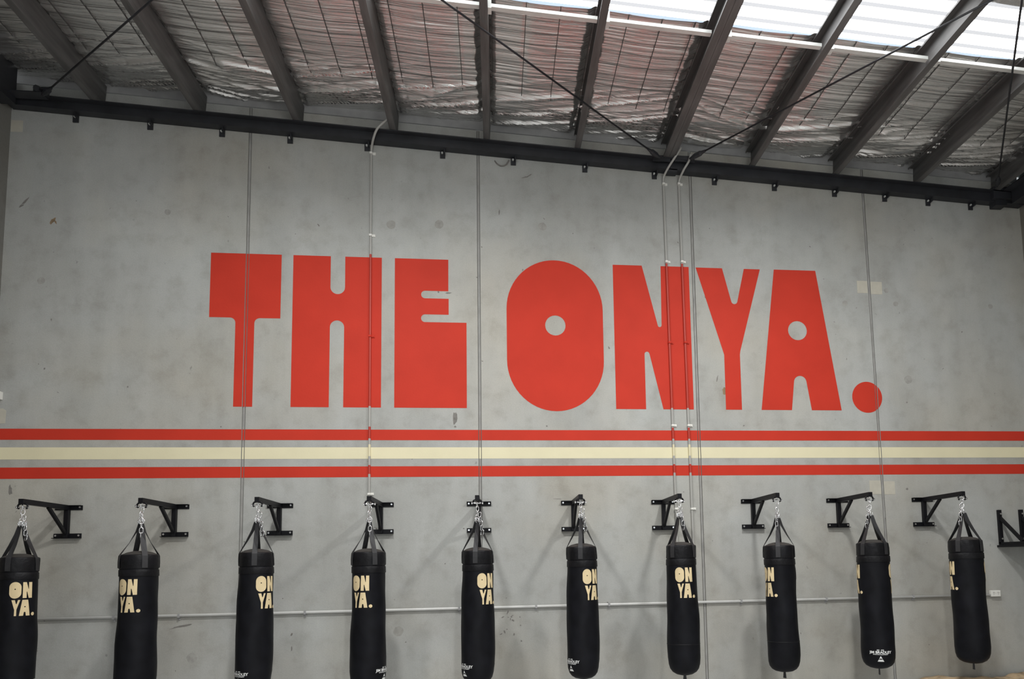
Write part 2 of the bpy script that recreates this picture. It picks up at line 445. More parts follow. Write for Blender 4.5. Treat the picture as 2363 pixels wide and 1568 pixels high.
# ---------------------------------------------------------------- rafter on the wall, eave beams
def zb(x): return 6.176 - 0.0548*x           # underside of the wall rafter
t = empty('wall_rafter', (0, 7.5, 6.17)); tag(t, 'long dark steel rafter sloping along the top of the concrete wall', 'beam')
m = MB()
def slab(m, x0, x1, y0, y1, za, zc):
    vs = []
    for y in (y0, y1): vs += [(x0, y-7.5, za(x0)-6.17), (x1, y-7.5, za(x1)-6.17), (x1, y-7.5, zc(x1)-6.17), (x0, y-7.5, zc(x0)-6.17)]
    m.add(vs, [(0,1,2,3),(7,6,5,4),(0,4,5,1),(3,2,6,7),(0,3,7,4),(1,5,6,2)])
slab(m, XL+0.02, XR-0.02, 7.50, 7.512, zb, lambda x: zp(x)-0.002)
slab(m, XL+0.02, XR-0.02, 7.512, 7.598, zb, lambda x: zb(x)+0.012)
slab(m, XL+0.02, XR-0.02, 7.44, 7.598, lambda x: zp(x)-0.014, lambda x: zp(x)-0.002)
m.build('channel', M_steel, t)
for x in (-4.312, -3.581, -2.86, -2.163, -1.356, -0.548, 0.227, 1.029, 1.825, 2.528, 3.244, 3.975, 4.597, 5.142, 5.685):
    m = MB(); z = zb(x)
    m.box((x-0.028, 0.088, z-6.17-0.078), (x+0.028, 0.099, z-6.17+0.01)); m.box((x+0.016, 0.03, z-6.17-0.045), (x+0.028, 0.092, z-6.17+0.005))
    c = m.build('cleat', M_steel, t)
    m = MB(); m.tube([(x-0.004, 0.072, z-6.17-0.022), (x-0.004, 0.09, z-6.17-0.022)], 0.011, 6)
    m.build('bolt', M_bar, c)
m = MB()      # joint plates where the braces meet
for x0, x1, dz in ((1.78, 1.98, -0.01), (2.03, 2.26, 0.01)):
    m.box((x0, -0.055, zp(x0)-6.17-0.05+dz), (x1, -0.043, zp(x0)-6.17+0.02+dz))
m.box((1.955, 0.0, zb(2.0)-6.17-0.025), (2.07, 0.09, zb(2.0)-6.17+0.01))
m.build('joint_plate', M_steel, t)
m = MB()
m.box((5.93, -0.02, zb(6)-6.17-0.045), (6.07, 0.09, zb(6)-6.17+0.02)); m.box((5.88, -0.06, zb(6)-6.17+0.02), (6.2, 0.09, zb(6)-6.17+0.16))
m.build('corner_bracket', M_steel, t)
m = MB(); m.box((XL+0.001, -6, 6.40), (-4.80, 7.44, 6.43)); m.box((XL+0.001, -6, 6.43), (-4.915, 7.44, 6.80)); m.box((-4.86, -6, 6.43), (-4.80, 7.44, 6.80))
tag(m.build('eave_beam', M_steel), 'dark steel eave beam along the top of the left wall', 'beam', )
m = MB(); m.box((6.10, -6, 5.80), (XR-0.001, 7.43, 5.83)); m.box((6.10, -6, 5.83), (6.13, 7.43, 5.95)); m.box((6.0, -6, 5.95), (XR-0.001, 7.43, 5.965))
tag(m.build('eave_beam', M_steel), 'dark steel eave beam at the top of the right wall', 'beam')
m = MB(); m.box((-4.80, 7.33, 6.475), (-4.50, 7.45, 6.485)); m.box((-4.60, 7.37, 6.485), (-4.48, 7.43, 6.56)); m.tube([(-4.53, 7.36, 6.52), (-4.53, 7.30, 6.50)], 0.03, 8)
m.build('end_plate', M_steel, bpy.data.objects['eave_beam'])

# ---------------------------------------------------------------- brace rods
def rod(p, q, label):
    p, q = Vector(p), Vector(q); d = (q-p).normalized()
    t = empty('brace_rod', p); tag(t, label, 'brace rod', 'roof brace rods')
    m = MB(); m.tube([d*0.12, (q-p)], 0.009, 8); m.build('rod', M_steel, t, smooth=True)
    m = MB(); m.tube([d*-0.02, d*0.03, d*0.05, d*0.13, d*0.15, d*0.2], [0.012, 0.022, 0.028, 0.028, 0.02, 0.012], 8)
    m.build('turnbuckle', M_steel, t)
def along(p, q, k): return [a+(b-a)*k for a, b in zip(p, q)]
A0, A1 = (1.835, 7.38, 6.136), (-0.40, 5.498, 6.253)
B0, B1 = (2.188, 7.337, 6.116), (3.911, 4.845, 6.026)
C0, C1 = (-4.492, 7.354, 6.467), (-2.799, 5.873, 6.379)
D0, D1 = (5.80, 7.27, 5.925), (4.154, 4.785, 6.013)
rod(A0, along(A0, A1, 2.0), 'thin brace rod from the paired conduits up to the left across the ceiling')
rod(B0, along(B0, B1, 1.6), 'thin brace rod from the paired conduits up to the right past the skylight')
rod(C0, along(C0, C1, 2.0), 'thin brace rod rising from the dark upper left corner')
rod(D0, along(D0, D1, 1.5), 'thin brace rod hanging almost upright at the far right edge')

# ---------------------------------------------------------------- painted letters and stripes
def arc(cx, cz, rx, rz, a0, a1, n=12):
    return [(cx+rx*math.cos(math.radians(a0+(a1-a0)*k/n)), cz+rz*math.sin(math.radians(a0+(a1-a0)*k/n))) for k in range(n+1)]
T_, B_ = 4.973, 3.333
LET = {
 'T': [[(-2.936, T_), (-2.226, T_), (-2.227, 4.278)] + arc(-2.431, 4.222, 0.055, 0.055, 90, 180, 8) + [(-2.487, B_), (-2.675, B_)] + arc(-2.731, 4.222, 0.056, 0.056, 0, 90, 8) + [(-2.936, 4.278)]],
 'H': [[(-2.107, T_), (-1.723, T_)] + arc(-1.648, 4.632, 0.075, 0.075, 180, 360) + [(-1.574, T_), (-1.193, T_), (-1.191, B_), (-1.577, B_)] + arc(-1.650, 4.196, 0.073, 0.073, 0, 180) + [(-1.723, B_), (-2.107, B_)]],
 'E': [[(-1.056, T_), (-0.489, T_), (-0.489, 4.618)] + arc(-0.737, 4.576, 0.041, 0.042, 90, 270) + [(-0.486, 4.534), (-0.486, 4.356)] + arc(-0.737, 4.313, 0.041, 0.043, 90, 270) + [(-0.296, 4.271), (-0.296, B_), (-1.055, B_)]],
 'O': [arc(0.666, 4.44, 0.530, 0.563, 0, 180, 30) + arc(0.666, 3.868, 0.530, 0.563, 180, 360, 30), arc(0.667, 4.261, 0.112, 0.113, 0, 345, 23)],
 'N': [[(1.320, T_), (1.650, T_)] + arc(1.835, 4.290, 0.022, 0.024, 190, 360, 8) + [(1.866, T_), (2.190, T_), (2.193, B_), (1.849, B_)] + arc(1.682, 3.955, 0.028, 0.028, 10, 180, 8) + [(1.654, B_), (1.320, B_)]],
 'Y': [[(2.271, T_-0.003), (2.579, T_-0.003)] + arc(2.708, 4.588, 0.036, 0.036, 195, 345, 8) + [(2.836, T_-0.003), (3.026, T_-0.003), (2.754, 4.005), (2.748, 3.965), (2.746, B_), (2.561, B_), (2.565, 3.960), (2.550, 4.013)]],
 'A': [[(3.192, T_), (3.691, T_), (3.919, B_), (3.564, B_)] + arc(3.443, 3.655, 0.074, 0.074, 5, 175) + [(3.329, B_), (2.973, B_)], arc(3.440, 4.257, 0.112, 0.112, 0, 345, 23)],
 '.': [arc(4.235, 3.488, 0.181, 0.181, 0, 352.5, 47)],
}
def fill(loops):
    bm = bmesh.new()
    for lp in loops:
        vs = []
        for x, z in lp:
            if vs and (abs(vs[-1].co.x-x)+abs(vs[-1].co.z-z)) < 1e-6: continue
            vs.append(bm.verts.new((x, 0, z)))
        for i in range(len(vs)): bm.edges.new((vs[i], vs[(i+1) % len(vs)]))
    bmesh.ops.triangle_fill(bm, use_beauty=True, use_dissolve=False, edges=bm.edges[:], normal=(0, -1, 0))
    return bm
def cut(bm, co, no):
    bmesh.ops.bisect_plane(bm, geom=bm.verts[:]+bm.edges[:]+bm.faces[:], plane_co=co, plane_no=no)
def painted(name, loops, mat, parent=None):
    bm = fill(loops)
    for j in JOINTS:
        x0 = min(v.co.x for v in bm.verts); x1 = max(v.co.x for v in bm.verts)
        zc = sum(v.co.z for v in bm.verts)/len(bm.verts); c = jx(j, zc)
        if x0 < c-0.02 and x1 > c+0.02:
            for d in (-HW, -0.0098, 0.0098, HW): cut(bm, (c+d, 0, 0), (1, 0, 0))
            for v in bm.verts:
                d = abs(v.co.x-c)
                if d < 0.0099: v.co.y = 0.0028
            bmesh.ops.delete(bm, geom=[f for f in bm.faces if 0.0096 < abs(f.calc_center_median().x-c) < HW-0.0002], context='FACES')
    for v in bm.verts: v.co.y += YW-0.0012
    for f in bm.faces:
        f.normal_update()
        if f.normal.y > 0: f.normal_flip()
    me = bpy.data.meshes.new(name); bm.to_mesh(me); bm.free(); me.materials.append(mat)
    o = bpy.data.objects.new(name, me); C.objects.link(o)
    if parent is not None: o.parent = parent; o.matrix_parent_inverse = parent.matrix_world.inverted()
    return o
sign = empty('painted_lettering'); tag(sign, 'giant red block lettering THE ONYA. painted across the concrete wall', 'wall lettering')
for k in LET: painted('letter' if k != '.' else 'full_stop', LET[k], M_red, sign)
def stripe(z0, z1, mat, label):
    xs = np.linspace(XL+0.001, XR-0.001, 12).tolist()
    lp = [(x, z0) for x in xs] + [(x, z1) for x in xs[::-1]]
    tag(painted('painted_stripe', [lp], mat), label, 'stripe', 'wall stripes')
stripe(2.985, 3.097, M_red, 'red horizontal stripe painted above the cream stripe')
stripe(2.788, 2.909, M_cream, 'cream horizontal stripe painted between the two red ones')
stripe(2.595, 2.708, M_red, 'red horizontal stripe painted below the cream stripe, above the bag brackets')

# patches, plugs and scuffs on the concrete
def flat(name, pts, mat, parent, y=YW-0.0010, t=0.0016):
    m = MB(); n = len(pts)
    vs = [(x, y-t/2, z) for x, z in pts] + [(x, y+t/2+0.0005, z) for x, z in pts]
    m.add(vs, [tuple(range(n)), tuple(range(2*n-1, n-1, -1))] + [(i, n+i, n+(i+1) % n, (i+1) % n) for i in range(n)])
    return m.build(name, mat, parent)
def rect(x0, x1, z0, z1): return [(x0, z0), (x1, z0), (x1, z1), (x0, z1)]
t = empty('repair_patch', (4.34, YW, 4.79)); tag(t, 'pale mortar patch on the wall joint right of the letter A', 'wall patch', 'mortar patches')
for r_ in (rect(4.191, 4.318, 4.722, 4.868), rect(4.356, 4.497, 4.712, 4.862)):
    flat('mortar', [(x-4.34, z-4.79) for x, z in r_], M_patch, t, y=-0.001)
t = empty('repair_patch', (4.35, YW, 2.45)); tag(t, 'pale mortar patch on the wall joint above the ninth bag bracket', 'wall patch', 'mortar patches')
for r_ in (rect(4.201, 4.336, 2.371, 2.528), rect(4.374, 4.504, 2.368, 2.518)):
    flat('mortar', [(x-4.35, z-2.45) for x, z in r_], M_patch, t, y=-0.001)
tag(flat('repair_patch', rect(-4.933, -4.82, 6.205, 6.33), M_patch, None), 'pale square mortar patch in the top left corner below the rafter', 'wall patch', 'mortar patches')
tag(flat('repair_patch', [(-4.935, 3.145), (-4.822, 3.15), (-4.818, 3.28), (-4.85, 3.30), (-4.935, 3.297)], M_patch, None), 'pale rounded mortar patch at the left edge above the red stripe', 'wall patch', 'mortar patches')
m = MB(); m.box((-4.936, YW-0.05, 3.385), (-4.855, YW-0.001, 3.465))
tag(m.build('junction_box', M_plastic, bevel=0.004), 'small white box at the left edge of the wall above the stripes', 'junction box')

def blob(x, z, rx, rz, n=11, ang=0, j=0.35):
    out = []
    for k in range(n):
        a = 2*PI*k/n; s = 1+random.uniform(-j, j)
        u, v = rx*s*math.cos(a), rz*s*math.sin(a); c, d = math.cos(ang), math.sin(ang)
        out.append((x+u*c-v*d, z+u*d+v*c))
    return out
def many(name, polys, mat):
    m = MB()
    for i_, p in enumerate(polys):
        n = len(p); y = YW-0.0003-0.00004*(i_ % 9)
        cx = sum(q[0] for q in p)/n; cz = sum(q[1] for q in p)/n
        m.add([(cx, y, cz)] + [(x, y, z) for x, z in p], [(0, 1+i, 1+(i+1) % n) for i in range(n)])
    return tag(m.build(name, mat, WB), kind='stuff')
P = [blob(0.40, 5.975, 0.05, 0.008, ang=0.6), blob(0.35, 5.955, 0.03, 0.006, ang=0.3), blob(-4.757, 5.46, 0.05, 0.012, ang=0.9), blob(-4.79, 5.41, 0.03, 0.01, ang=0.7),
     blob(-3.099, 1.113, 0.10, 0.009, ang=0.2), blob(-3.05, 1.12, 0.05, 0.008, ang=0.25), blob(0.066, 5.537, 0.006, 0.03), blob(1.255, 4.021, 0.008, 0.02, ang=0.4),
     blob(-1.856, 5.314, 0.018, 0.006, ang=-0.8), blob(0.66, 2.35, 0.05, 0.004), blob(-0.49, 4.60, 0.03, 0.008), blob(2.473, 3.683, 0.008, 0.05, ang=-0.2),
     blob(-4.74, 2.48, 0.02, 0.05), blob(-2.05, 0.86, 0.006, 0.03), blob(-2.05, 1.0, 0.008, 0.02, ang=-.4), blob(4.65, 2.43, 0.012, 0.012)]
for k in range(14): P.append(blob(0.16+random.gauss(0, 0.05), 1.02+random.gauss(0, 0.09), random.uniform(0.006, 0.018), random.uniform(0.004, 0.010), ang=random.uniform(0, 3)))
for k in range(10): P.append(blob(-1.32+random.gauss(0, 0.05), 2.02+random.gauss(0, 0.07), random.uniform(0.005, 0.012), random.uniform(0.004, 0.010), ang=random.uniform(0, 3)))
for k in range(70): P.append(blob(random.uniform(-4.8, 6.1), random.uniform(0.6, 5.7), random.uniform(0.004, 0.013), random.uniform(0.003, 0.009), ang=random.uniform(0, 3)))
P += [blob(-0.42, 3.22, 0.02, 0.07), blob(-0.42, 3.05+0.08, 0.012, 0.01)]
many('scuff_marks', P, M_scuff)
many('rust_marks', [blob(-4.481, 5.27, 0.03, 0.015, ang=0.9), blob(-4.50, 5.24, 0.014, 0.02), blob(-4.46, 5.25, 0.008, 0.03, ang=.6), blob(2.55, 3.55, .02, .04)], M_rust)
many('plug_marks', [blob(x, z, r, r, 14, 0, 0.08) for x, z, r in ((-4.564, 4.624, 0.038), (-3.379, 5.398, 0.032), (4.033, 4.596, 0.032), (4.656, 4.601, 0.032), (0.543, 5.39, 0.045), (-0.588, 5.372, 0.05), (4.55, 4.76, 0.03), (5.85, 4.6, 0.03), (4.75, 3.7, .05), (-1.1, 5.35, .05), (4.86, 2.0, .05), (-3.0, .8, .05), (-1.0, 1.0, .05))], M_plug)

# ---------------------------------------------------------------- conduits
def saddle(m, x, z, white=True):
    m.box((x-0.014, -0.034, z-0.010), (x+0.014, 0.0, z+0.010)); m.box((x+0.012, -0.010, z-0.013), (x+0.046, 0.0, z+0.013))
    m.tube([(x+0.030, -0.016, z), (x+0.030, -0.008, z)], 0.008, 8)
def conduit(x0, x1, top, zlow, saddles, red, label):
    t = empty('electrical_conduit', (0, YW, 0)); tag(t, label, 'conduit', 'wall conduits')
    y = -0.014
    path = [(x1, y, zlow)] + [(x1+(x0-x1)*k/10, y, zlow+(top[0][2]-zlow)*k/10) for k in range(1, 10)] + [(p[0], p[1]-YW, p[2]) for p in top]
    m = MB(); m.tube(path, 0.0125, 10); m.build('tube', M_cond, t, smooth=True)
    for z in saddles:
        m = MB(); x = x1+(x0-x1)*(z-zlow)/(top[0][2]-zlow); saddle(m, x, z); m.build('saddle', M_plastic, t)
    for z in red:
        m = MB(); x = x1+(x0-x1)*(z-zlow)/(top[0][2]-zlow); saddle(m, x, z); m.build('saddle', M_red, t)['label'] = 'red painted saddle'
def bend(pts, n=5):
    out = []
    P = [Vector(p) for p in pts]; P = [P[0]*2-P[1]] + P + [P[-1]*2-P[-2]]
    for i in range(1, len(P)-2):
        for k in range(n):
            u = k/n; a, b, c, d = P[i-1:i+3]
            out.append(0.5*((2*b)+(c-a)*u+(2*a-5*b+4*c-d)*u*u+(3*b-a-3*c+d)*u**3))
    out.append(P[-2]); return [tuple(p) for p in out]
conduit(-1.312, -1.298, bend([(-1.312, 7.586, 6.10), (-1.305, 7.57, 6.20), (-1.27, 7.472, 6.25), (-1.215, 7.41, 6.33), (-1.105, 7.375, 6.415)]), 1.235,
        [6.144, 5.213, 2.417], [4.1], 'single grey conduit running down through the letter H, bent at the rafter')
conduit(1.926, 1.955, bend([(1.926, 7.586, 5.95), (1.93, 7.565, 6.02), (1.965, 7.47, 6.08), (2.03, 7.41, 6.17), (2.09, 7.38, 6.26)]), 1.225,
        [5.938, 5.02, 3.15, 2.23], [4.087], 'left one of the paired conduits running down through the letter N')
conduit(2.105, 2.135, bend([(2.105, 7.586, 5.91), (2.11, 7.565, 5.99), (2.135, 7.47, 6.05), (2.18, 7.41, 6.12), (2.20, 7.38, 6.19)]), 1.225,
        [5.946, 5.025, 3.151, 2.228], [4.09], 'right one of the paired conduits running down through the letter N')
t = empty('horizontal_conduit', (0, YW, 1.217)); tag(t, 'long grey horizontal conduit on the wall behind the hanging bags', 'conduit')
m = MB(); m.tube([(XL+0.01, -0.016, 0.003), (-2, -0.016, 0.001), (1, -0.016, 0), (5.57, -0.016, -0.006)], 0.0145, 12); m.build('tube', M_pipe, t, smooth=True)
for x in (-3.727, -3.124, -1.921, -0.382, 0.414, 1.188, 2.639, 3.609, 4.63):
    m = MB(); m.box((x-0.01, -0.034, -0.017), (x+0.01, 0, 0.017)); m.box((x-0.012, -0.008, -0.042), (x+0.012, 0, -0.01)); m.tube([(x, -0.013, -0.031), (x, -0.006, -0.031)], 0.006, 6)
    m.build('saddle', M_flash, t)
t = empty('power_outlet', (5.62, YW, 1.228)); tag(t, 'white double power outlet at the right end of the conduit', 'power outlet')
m = MB(); m.box((-0.058, -0.04, -0.035), (0.055, -0.001, 0.035)); m.build('housing', M_plastic, t, bevel=0.004)
for dx in (-0.032, 0.022):
    m = MB()
    m.box((dx-0.006, -0.0415, 0.004), (dx-0.002, -0.039, 0.016)); m.box((dx+0.006, -0.0415, 0.004), (dx+0.010, -0.039, 0.016)); m.box((dx+0.0005, -0.0415, -0.012), (dx+0.0035, -0.039, -0.001))
    m.build('socket', M_scuff, t)
for dx in (-0.012, 0.040):
    m = MB(); m.box((dx-0.006, -0.045, 0.008), (dx+0.006, -0.039, 0.024)); m.build('switch', M_plastic, t)
m = MB(); m.tube(bend([(0.02, YW-0.006, 6.13), (0.05, YW-0.01, 6.09), (0.10, YW-0.01, 6.07), (0.15, YW-0.012, 6.09), (0.18, YW-0.012, 6.14)]), 0.006, 6)
tag(m.build('cable_loop', M_scuff, smooth=True), 'short curved cable loop hanging below the rafter above the letter O', 'cable')

# ---------------------------------------------------------------- wall brackets
def make_bracket():
    t = empty('bag_bracket', (0, YW, 2.0))
    for nm, z0, z1, fl in (('upper_plate', 2.280, 2.326, 0), ('lower_plate', 1.999, 2.048, 1)):
        m = MB(); m.box((-0.127, -0.008, z0-2), (0.127, -0.001, z1-2))
        m.box((-0.127, -0.045, (z0 if fl else z1-0.006)-2), (0.127, -0.001, (z0+0.006 if fl else z1)-2))
        p = m.build(nm, M_black, t)
        for s in (-1, 1):
            m = MB(); m.tube([(s*0.106, -0.018, (z0+z1)/2-2+0.004), (s*0.106, -0.007, (z0+z1)/2-2+0.004)], 0.010, 6); m.build('bolt', M_chrome, p)
    m = MB(); m.box((-0.021, -0.050, 0.006), (0.021, -0.009, 0.28)); m.build('post', M_black, t, bevel=0.002)
    m = MB(); m.box((-0.021, -0.73, 0.280), (0.021, -0.008, 0.326)); m.build('arm', M_black, t, bevel=0.002)
    m = MB(); m.bar((0, -0.03, 0.035), (0, -0.335, 0.285), 0.026, 0.030, up=(0, -1, 0)); m.build('brace', M_black, t, bevel=0.002)
    m = MB()
    for s in (-1, 1):
        m.tube(bend([(s*0.010, -0.70, 0.284), (s*0.034, -0.70, 0.276), (s*0.040, -0.70, 0.252), (s*0.030, -0.70, 0.238)]), 0.008, 8)
    k = m.build('hook', M_black, t, smooth=True)
    m = MB(); m.tube([(-0.052, -0.70, 0.252), (0.052, -0.70, 0.252)], 0.007, 8); m.tube([(-0.056, -0.70, 0.252), (-0.046, -0.70, 0.252)], 0.012, 6); m.tube([(0.046, -0.70, 0.252), (0.056, -0.70, 0.252)], 0.012, 6)
    m.build('pin', M_chrome, k)
    return t
BX = [-4.193, -3.194, -2.187, -1.180, -0.174, 0.823, 1.808, 2.815, 3.803, 4.822]
blab = ['black wall bracket furthest left, arm reaching left to the bag cut by the photo edge',
        'black wall bracket second from the left, with a dark scratch below it',
        'black wall bracket just right of the wall joint below the letter T',
        'black wall bracket beside the conduit that comes down through the letter H',
        'black wall bracket seen head on, below the wall joint left of the letter O',
        'black wall bracket between the letter O joint and the paired conduits',
        'black wall bracket just left of the paired conduits',
        'black wall bracket first to the right of the paired conduits',
        'black wall bracket whose arm ends at the lower pale mortar patch',
        'black wall bracket furthest right, next to the dark speed ball platform']
b0 = make_bracket()
for k, x in enumerate(BX):
    o = b0 if k == 0 else copy_tree(b0)
    o.location.x = x
    tag(o, blab[k], 'wall bracket', 'punching bag brackets')

# ---------------------------------------------------------------- punching bags
R_T, R_B = 0.144, 0.157
PROF = [(0.0, 0.0), (0.045, 0.002), (0.085, 0.012), (0.118, 0.032), (0.140, 0.062), (0.152, 0.105), (0.1575, 0.17), (0.158, 0.28), (0.157, 0.45),
        (0.155, 0.60), (0.152, 0.75), (0.150, 0.90), (0.1485, 1.02), (0.147, 1.10), (0.1455, 1.135), (0.1455, 1.20), (0.144, 1.243), (0.139, 1.252)]
def prof_r(z):
    for (r0, z0), (r1, z1) in zip(PROF[:-1], PROF[1:]):
        if z0 <= z <= z1: return r0+(r1-r0)*(z-z0)/(z1-z0+1e-9)
    return R_T
def warp(a, z, r):
    return (0.0035*math.sin(2*a+z*5) + 0.0025*math.sin(3*a-z*9+1) + 0.0016*math.sin(5*a+z*17)) * min(1, r/0.1)
def dense(prof, step=0.03):
    out = [prof[0]]
    for (r0, z0), (r1, z1) in zip(prof[:-1], prof[1:]):
        n = max(1, int(math.hypot(r1-r0, z1-z0)/step))
        for k in range(1, n+1): out.append((r0+(r1-r0)*k/n, z0+(z1-z0)*k/n))
    return out
def wrap(loops_bm, name, mat, parent, u0, z0, scale, ang, off=0.0025):
    """bend a flat (x, z) mesh round the bag: u0 + x*scale along the arc, z0 + z*scale up"""
    bm = loops_bm
    for v in bm.verts: v.co.x = u0+v.co.x*scale; v.co.z = z0+v.co.z*scale
    x0 = min(v.co.x for v in bm.verts); x1 = max(v.co.x for v in bm.verts)
    n = int((x1-x0)/0.012)
    for k in range(1, n+1): cut(bm, (x0+0.012*k, 0, 0), (1, 0, 0))
    za = min(v.co.z for v in bm.verts); zc = max(v.co.z for v in bm.verts)
    n = int((zc-za)/0.035)
    for k in range(1, n+1): cut(bm, (0, 0, za+0.035*k), (0, 0, 1))
    for v in bm.verts:
        r = prof_r(v.co.z); th = v.co.x/0.152 + ang
        a = th-PI/2; r += warp(a, v.co.z, r) + off
        v.co.x, v.co.y = r*math.cos(a), r*math.sin(a)
    for f in bm.faces:
        f.normal_update()
        c = f.calc_center_median()
        if f.normal.x*c.x+f.normal.y*c.y < 0: f.normal_flip()
    me = bpy.data.meshes.new(name); bm.to_mesh(me); bm.free(); me.materials.append(mat)
    o = bpy.data.objects.new(name, me); C.objects.link(o); o.parent = parent
    return o
def text_bm(s, size, offset=0.0, spread=1.0):
    cu = bpy.data.curves.new('t', 'FONT'); cu.body = s; cu.size = size; cu.align_x = 'CENTER'; cu.offset = offset; cu.resolution_u = 2
    cu.space_character = spread
    o = bpy.data.objects.new('t', cu); C.objects.link(o); bpy.context.view_layer.update()
    me = bpy.data.meshes.new_from_object(o.evaluated_get(bpy.context.evaluated_depsgraph_get()))
    bm = bmesh.new(); bm.from_mesh(me)
    for v in bm.verts: v.co = (v.co.x, 0, v.co.y)
    bpy.data.objects.remove(o); bpy.data.curves.remove(cu); bpy.data.meshes.remove(me)
    return bm
def merge(bms):
    out = bmesh.new()
    for b_ in bms:
        me = bpy.data.meshes.new('x'); b_.to_mesh(me); b_.free(); out.from_mesh(me); bpy.data.meshes.remove(me)
    return out
ZB0 = 0.555
def make_bag():
    t = empty('punching_bag', (0, 6.9, ZB0))
    m = MB(); m.lathe(dense(PROF), 56, warp=warp); m.build('body', M_vinyl, t, smooth=True)
    m = MB()                                                # collar with its stitched band
    m.lathe([(0.1515, 1.060), (0.1535, 1.066), (0.1520, 1.115), (0.1500, 1.120)], 56, warp=warp)
    m.lathe([(0.1490, 1.128), (0.1505, 1.134), (0.1500, 1.20), (0.1485, 1.242), (0.146, 1.250), (0.138, 1.254)], 56, warp=lambda a, z, r: warp(a, z, r)+0.0012*math.sin(13*a+z*60))
    m.build('collar', M_collar, t, smooth=True)
    m = MB(); m.lathe([(0.140, 1.2535), (0.10, 1.274), (0.05, 1.286), (0.0, 1.288)], 48); m.build('top_cover', M_cap, t, smooth=True)
    for k in range(4):                                      # webbing straps from the rings to the rim
        a = math.radians(45+90*k)-PI/2
        ca, sa = math.cos(a), math.sin(a); tx, ty = -sa, ca
        pts = [(0.014, 1.535, 0.016), (0.034, 1.46, 0.021), (0.080, 1.365, 0.021), (0.138, 1.262, 0.022), (0.1485, 1.243, 0.022), (0.1520, 1.19, 0.022), (0.1520, 1.135, 0.022)]
        m = MB(); vs = []; fs = []
        for r, z, h in pts:
            if z < 1.3: r += warp(a, z, r)
            for dr in (0.0, 0.0035):
                tw = max(0.0, min(1.0, (r-0.012)/0.115)); tw = math.radians(36)*(1-tw)   # twisted at the ring, flat at the rim
                wx, wy = tx*math.cos(tw)+ca*math.sin(tw), ty*math.cos(tw)+sa*math.sin(tw)
                for s in (-1, 1): vs.append(((r+dr)*ca+s*h*wx, (r+dr)*sa+s*h*wy, z))
        for i in range(len(pts)-1):
            o_ = 4*i
            fs += [(o_, o_+1, o_+5, o_+4), (o_+2, o_+6, o_+7, o_+3), (o_, o_+4, o_+6, o_+2), (o_+1, o_+3, o_+7, o_+5)]
        fs += [(0, 2, 3, 1), (len(vs)-4, len(vs)-3, len(vs)-1, len(vs)-2)]
        m.add(vs, fs); st = m.build('strap', M_strap, t, smooth=False)
        m = MB()
        m.link((0.012*ca, 0.012*sa, 1.545), (0, 0, 1), (tx, ty, 0), 0.042, 0.036, 0.0035)
        m.build('ring', M_chrome, st, smooth=True)
    m = MB()
    z = 1.700; k = 0                                        # chain: hook to rings, with a loose tail
    while z > 1.57:
        m.link((0.004*math.sin(k*1.7), 0.004*math.cos(k), z), (0.12*math.sin(k*2), 0.1, 1), (1, 0, 0) if k % 2 else (0.35, 1, 0), 0.052, 0.030, 0.0044)
        z -= 0.042; k += 1
    m.link((0, 0, 1.556), (1, 0, 0.1), (0, 0, 1), 0.058, 0.034, 0.0055)
    for i in range(5):
        x, y = 0.62*(0.022+0.005*i), -0.78*(0.024+0.007*i)
        m.link((x, y, 1.60-0.043*i), (0.1, -0.1, 1), (1, 0.3, 0) if i % 2 else (0.3, -1, 0), 0.052, 0.030, 0.0044)
    m.build('chain', M_chrome, t, smooth=True)
    m = MB()
    m.add([(-0.012, -0.004, 0.012), (0.012, -0.004, 0.012), (0.012, 0.004, 0.012), (-0.012, 0.004, 0.012), (-0.019, -0.006, -0.062), (0.019, -0.006, -0.062), (0.019, 0.006, -0.062), (-0.019, 0.006, -0.062)],
          [(0,1,2,3),(7,6,5,4),(0,4,5,1),(1,5,6,2),(2,6,7,3),(3,7,4,0)])
    m.build('bottom_loop', M_strap, t, bevel=0.002)
    S = 0.0835
    small = {k: [LET[k][0], [(c[0]+(p[0]-c[0])*0.55, c[1]+(p[1]-c[1])*0.55) for p in LET[k][1]]] for k, c in (('O', (0.667, 4.261)), ('A', (3.440, 4.257)))}
    for base in (0, PI):
        # ON over YA. in the letter shapes of the wall
        on = merge([fill(small['O']), fill(LET['N'])]); ya = merge([fill(LET['Y']), fill(small['A']), fill(LET['.'])])
        lo = (-0.102+0.0)-0.135*S
        p1 = wrap(on, 'x1', M_gold, None, lo, 1.0365-T_*S, S, base)
        p2 = wrap(ya, 'x2', M_gold, None, -0.102+0.021-2.271*S, 0.884-T_*S, S, base)
        bm = bmesh.new(); bm.from_mesh(p1.data); bm.from_mesh(p2.data)
        for p in (p1, p2): bpy.data.objects.remove(p)
        me = bpy.data.meshes.new('gold_lettering'); bm.to_mesh(me); bm.free(); me.materials.append(M_gold)
        o = bpy.data.objects.new('gold_lettering', me); C.objects.link(o); o.parent = t
        # maker's mark low on the bag, a quarter turn away
        ang = base-math.radians(92)
        tri = fill([[(-0.030, 0), (0.030, 0), (0.0185, 0.020), (-0.0185, 0.020)]]); tri2 = fill([[(-0.0165, 0.024), (-0.006, 0.031), (0.006, 0.031), (0.0165, 0.024), (0.0, 0.056)]])
        parts = []
        for bm_, z in ((merge([tri, tri2]), 0.085), (text_bm('JIM BRADLEY', 0.0335, 0.0011, 1.0), 0.165), (text_bm('EST.  1975', 0.014, 0.0005), 0.193), (text_bm('SPORTING EQUIPMENT', 0.0125, 0.0004), 0.151)):
            parts.append(wrap(bm_, 'x', M_white, None, 0, z, 1.0, ang))
        bm = bmesh.new()
        for p in parts: bm.from_mesh(p.data)
        for p in parts: bpy.data.objects.remove(p)
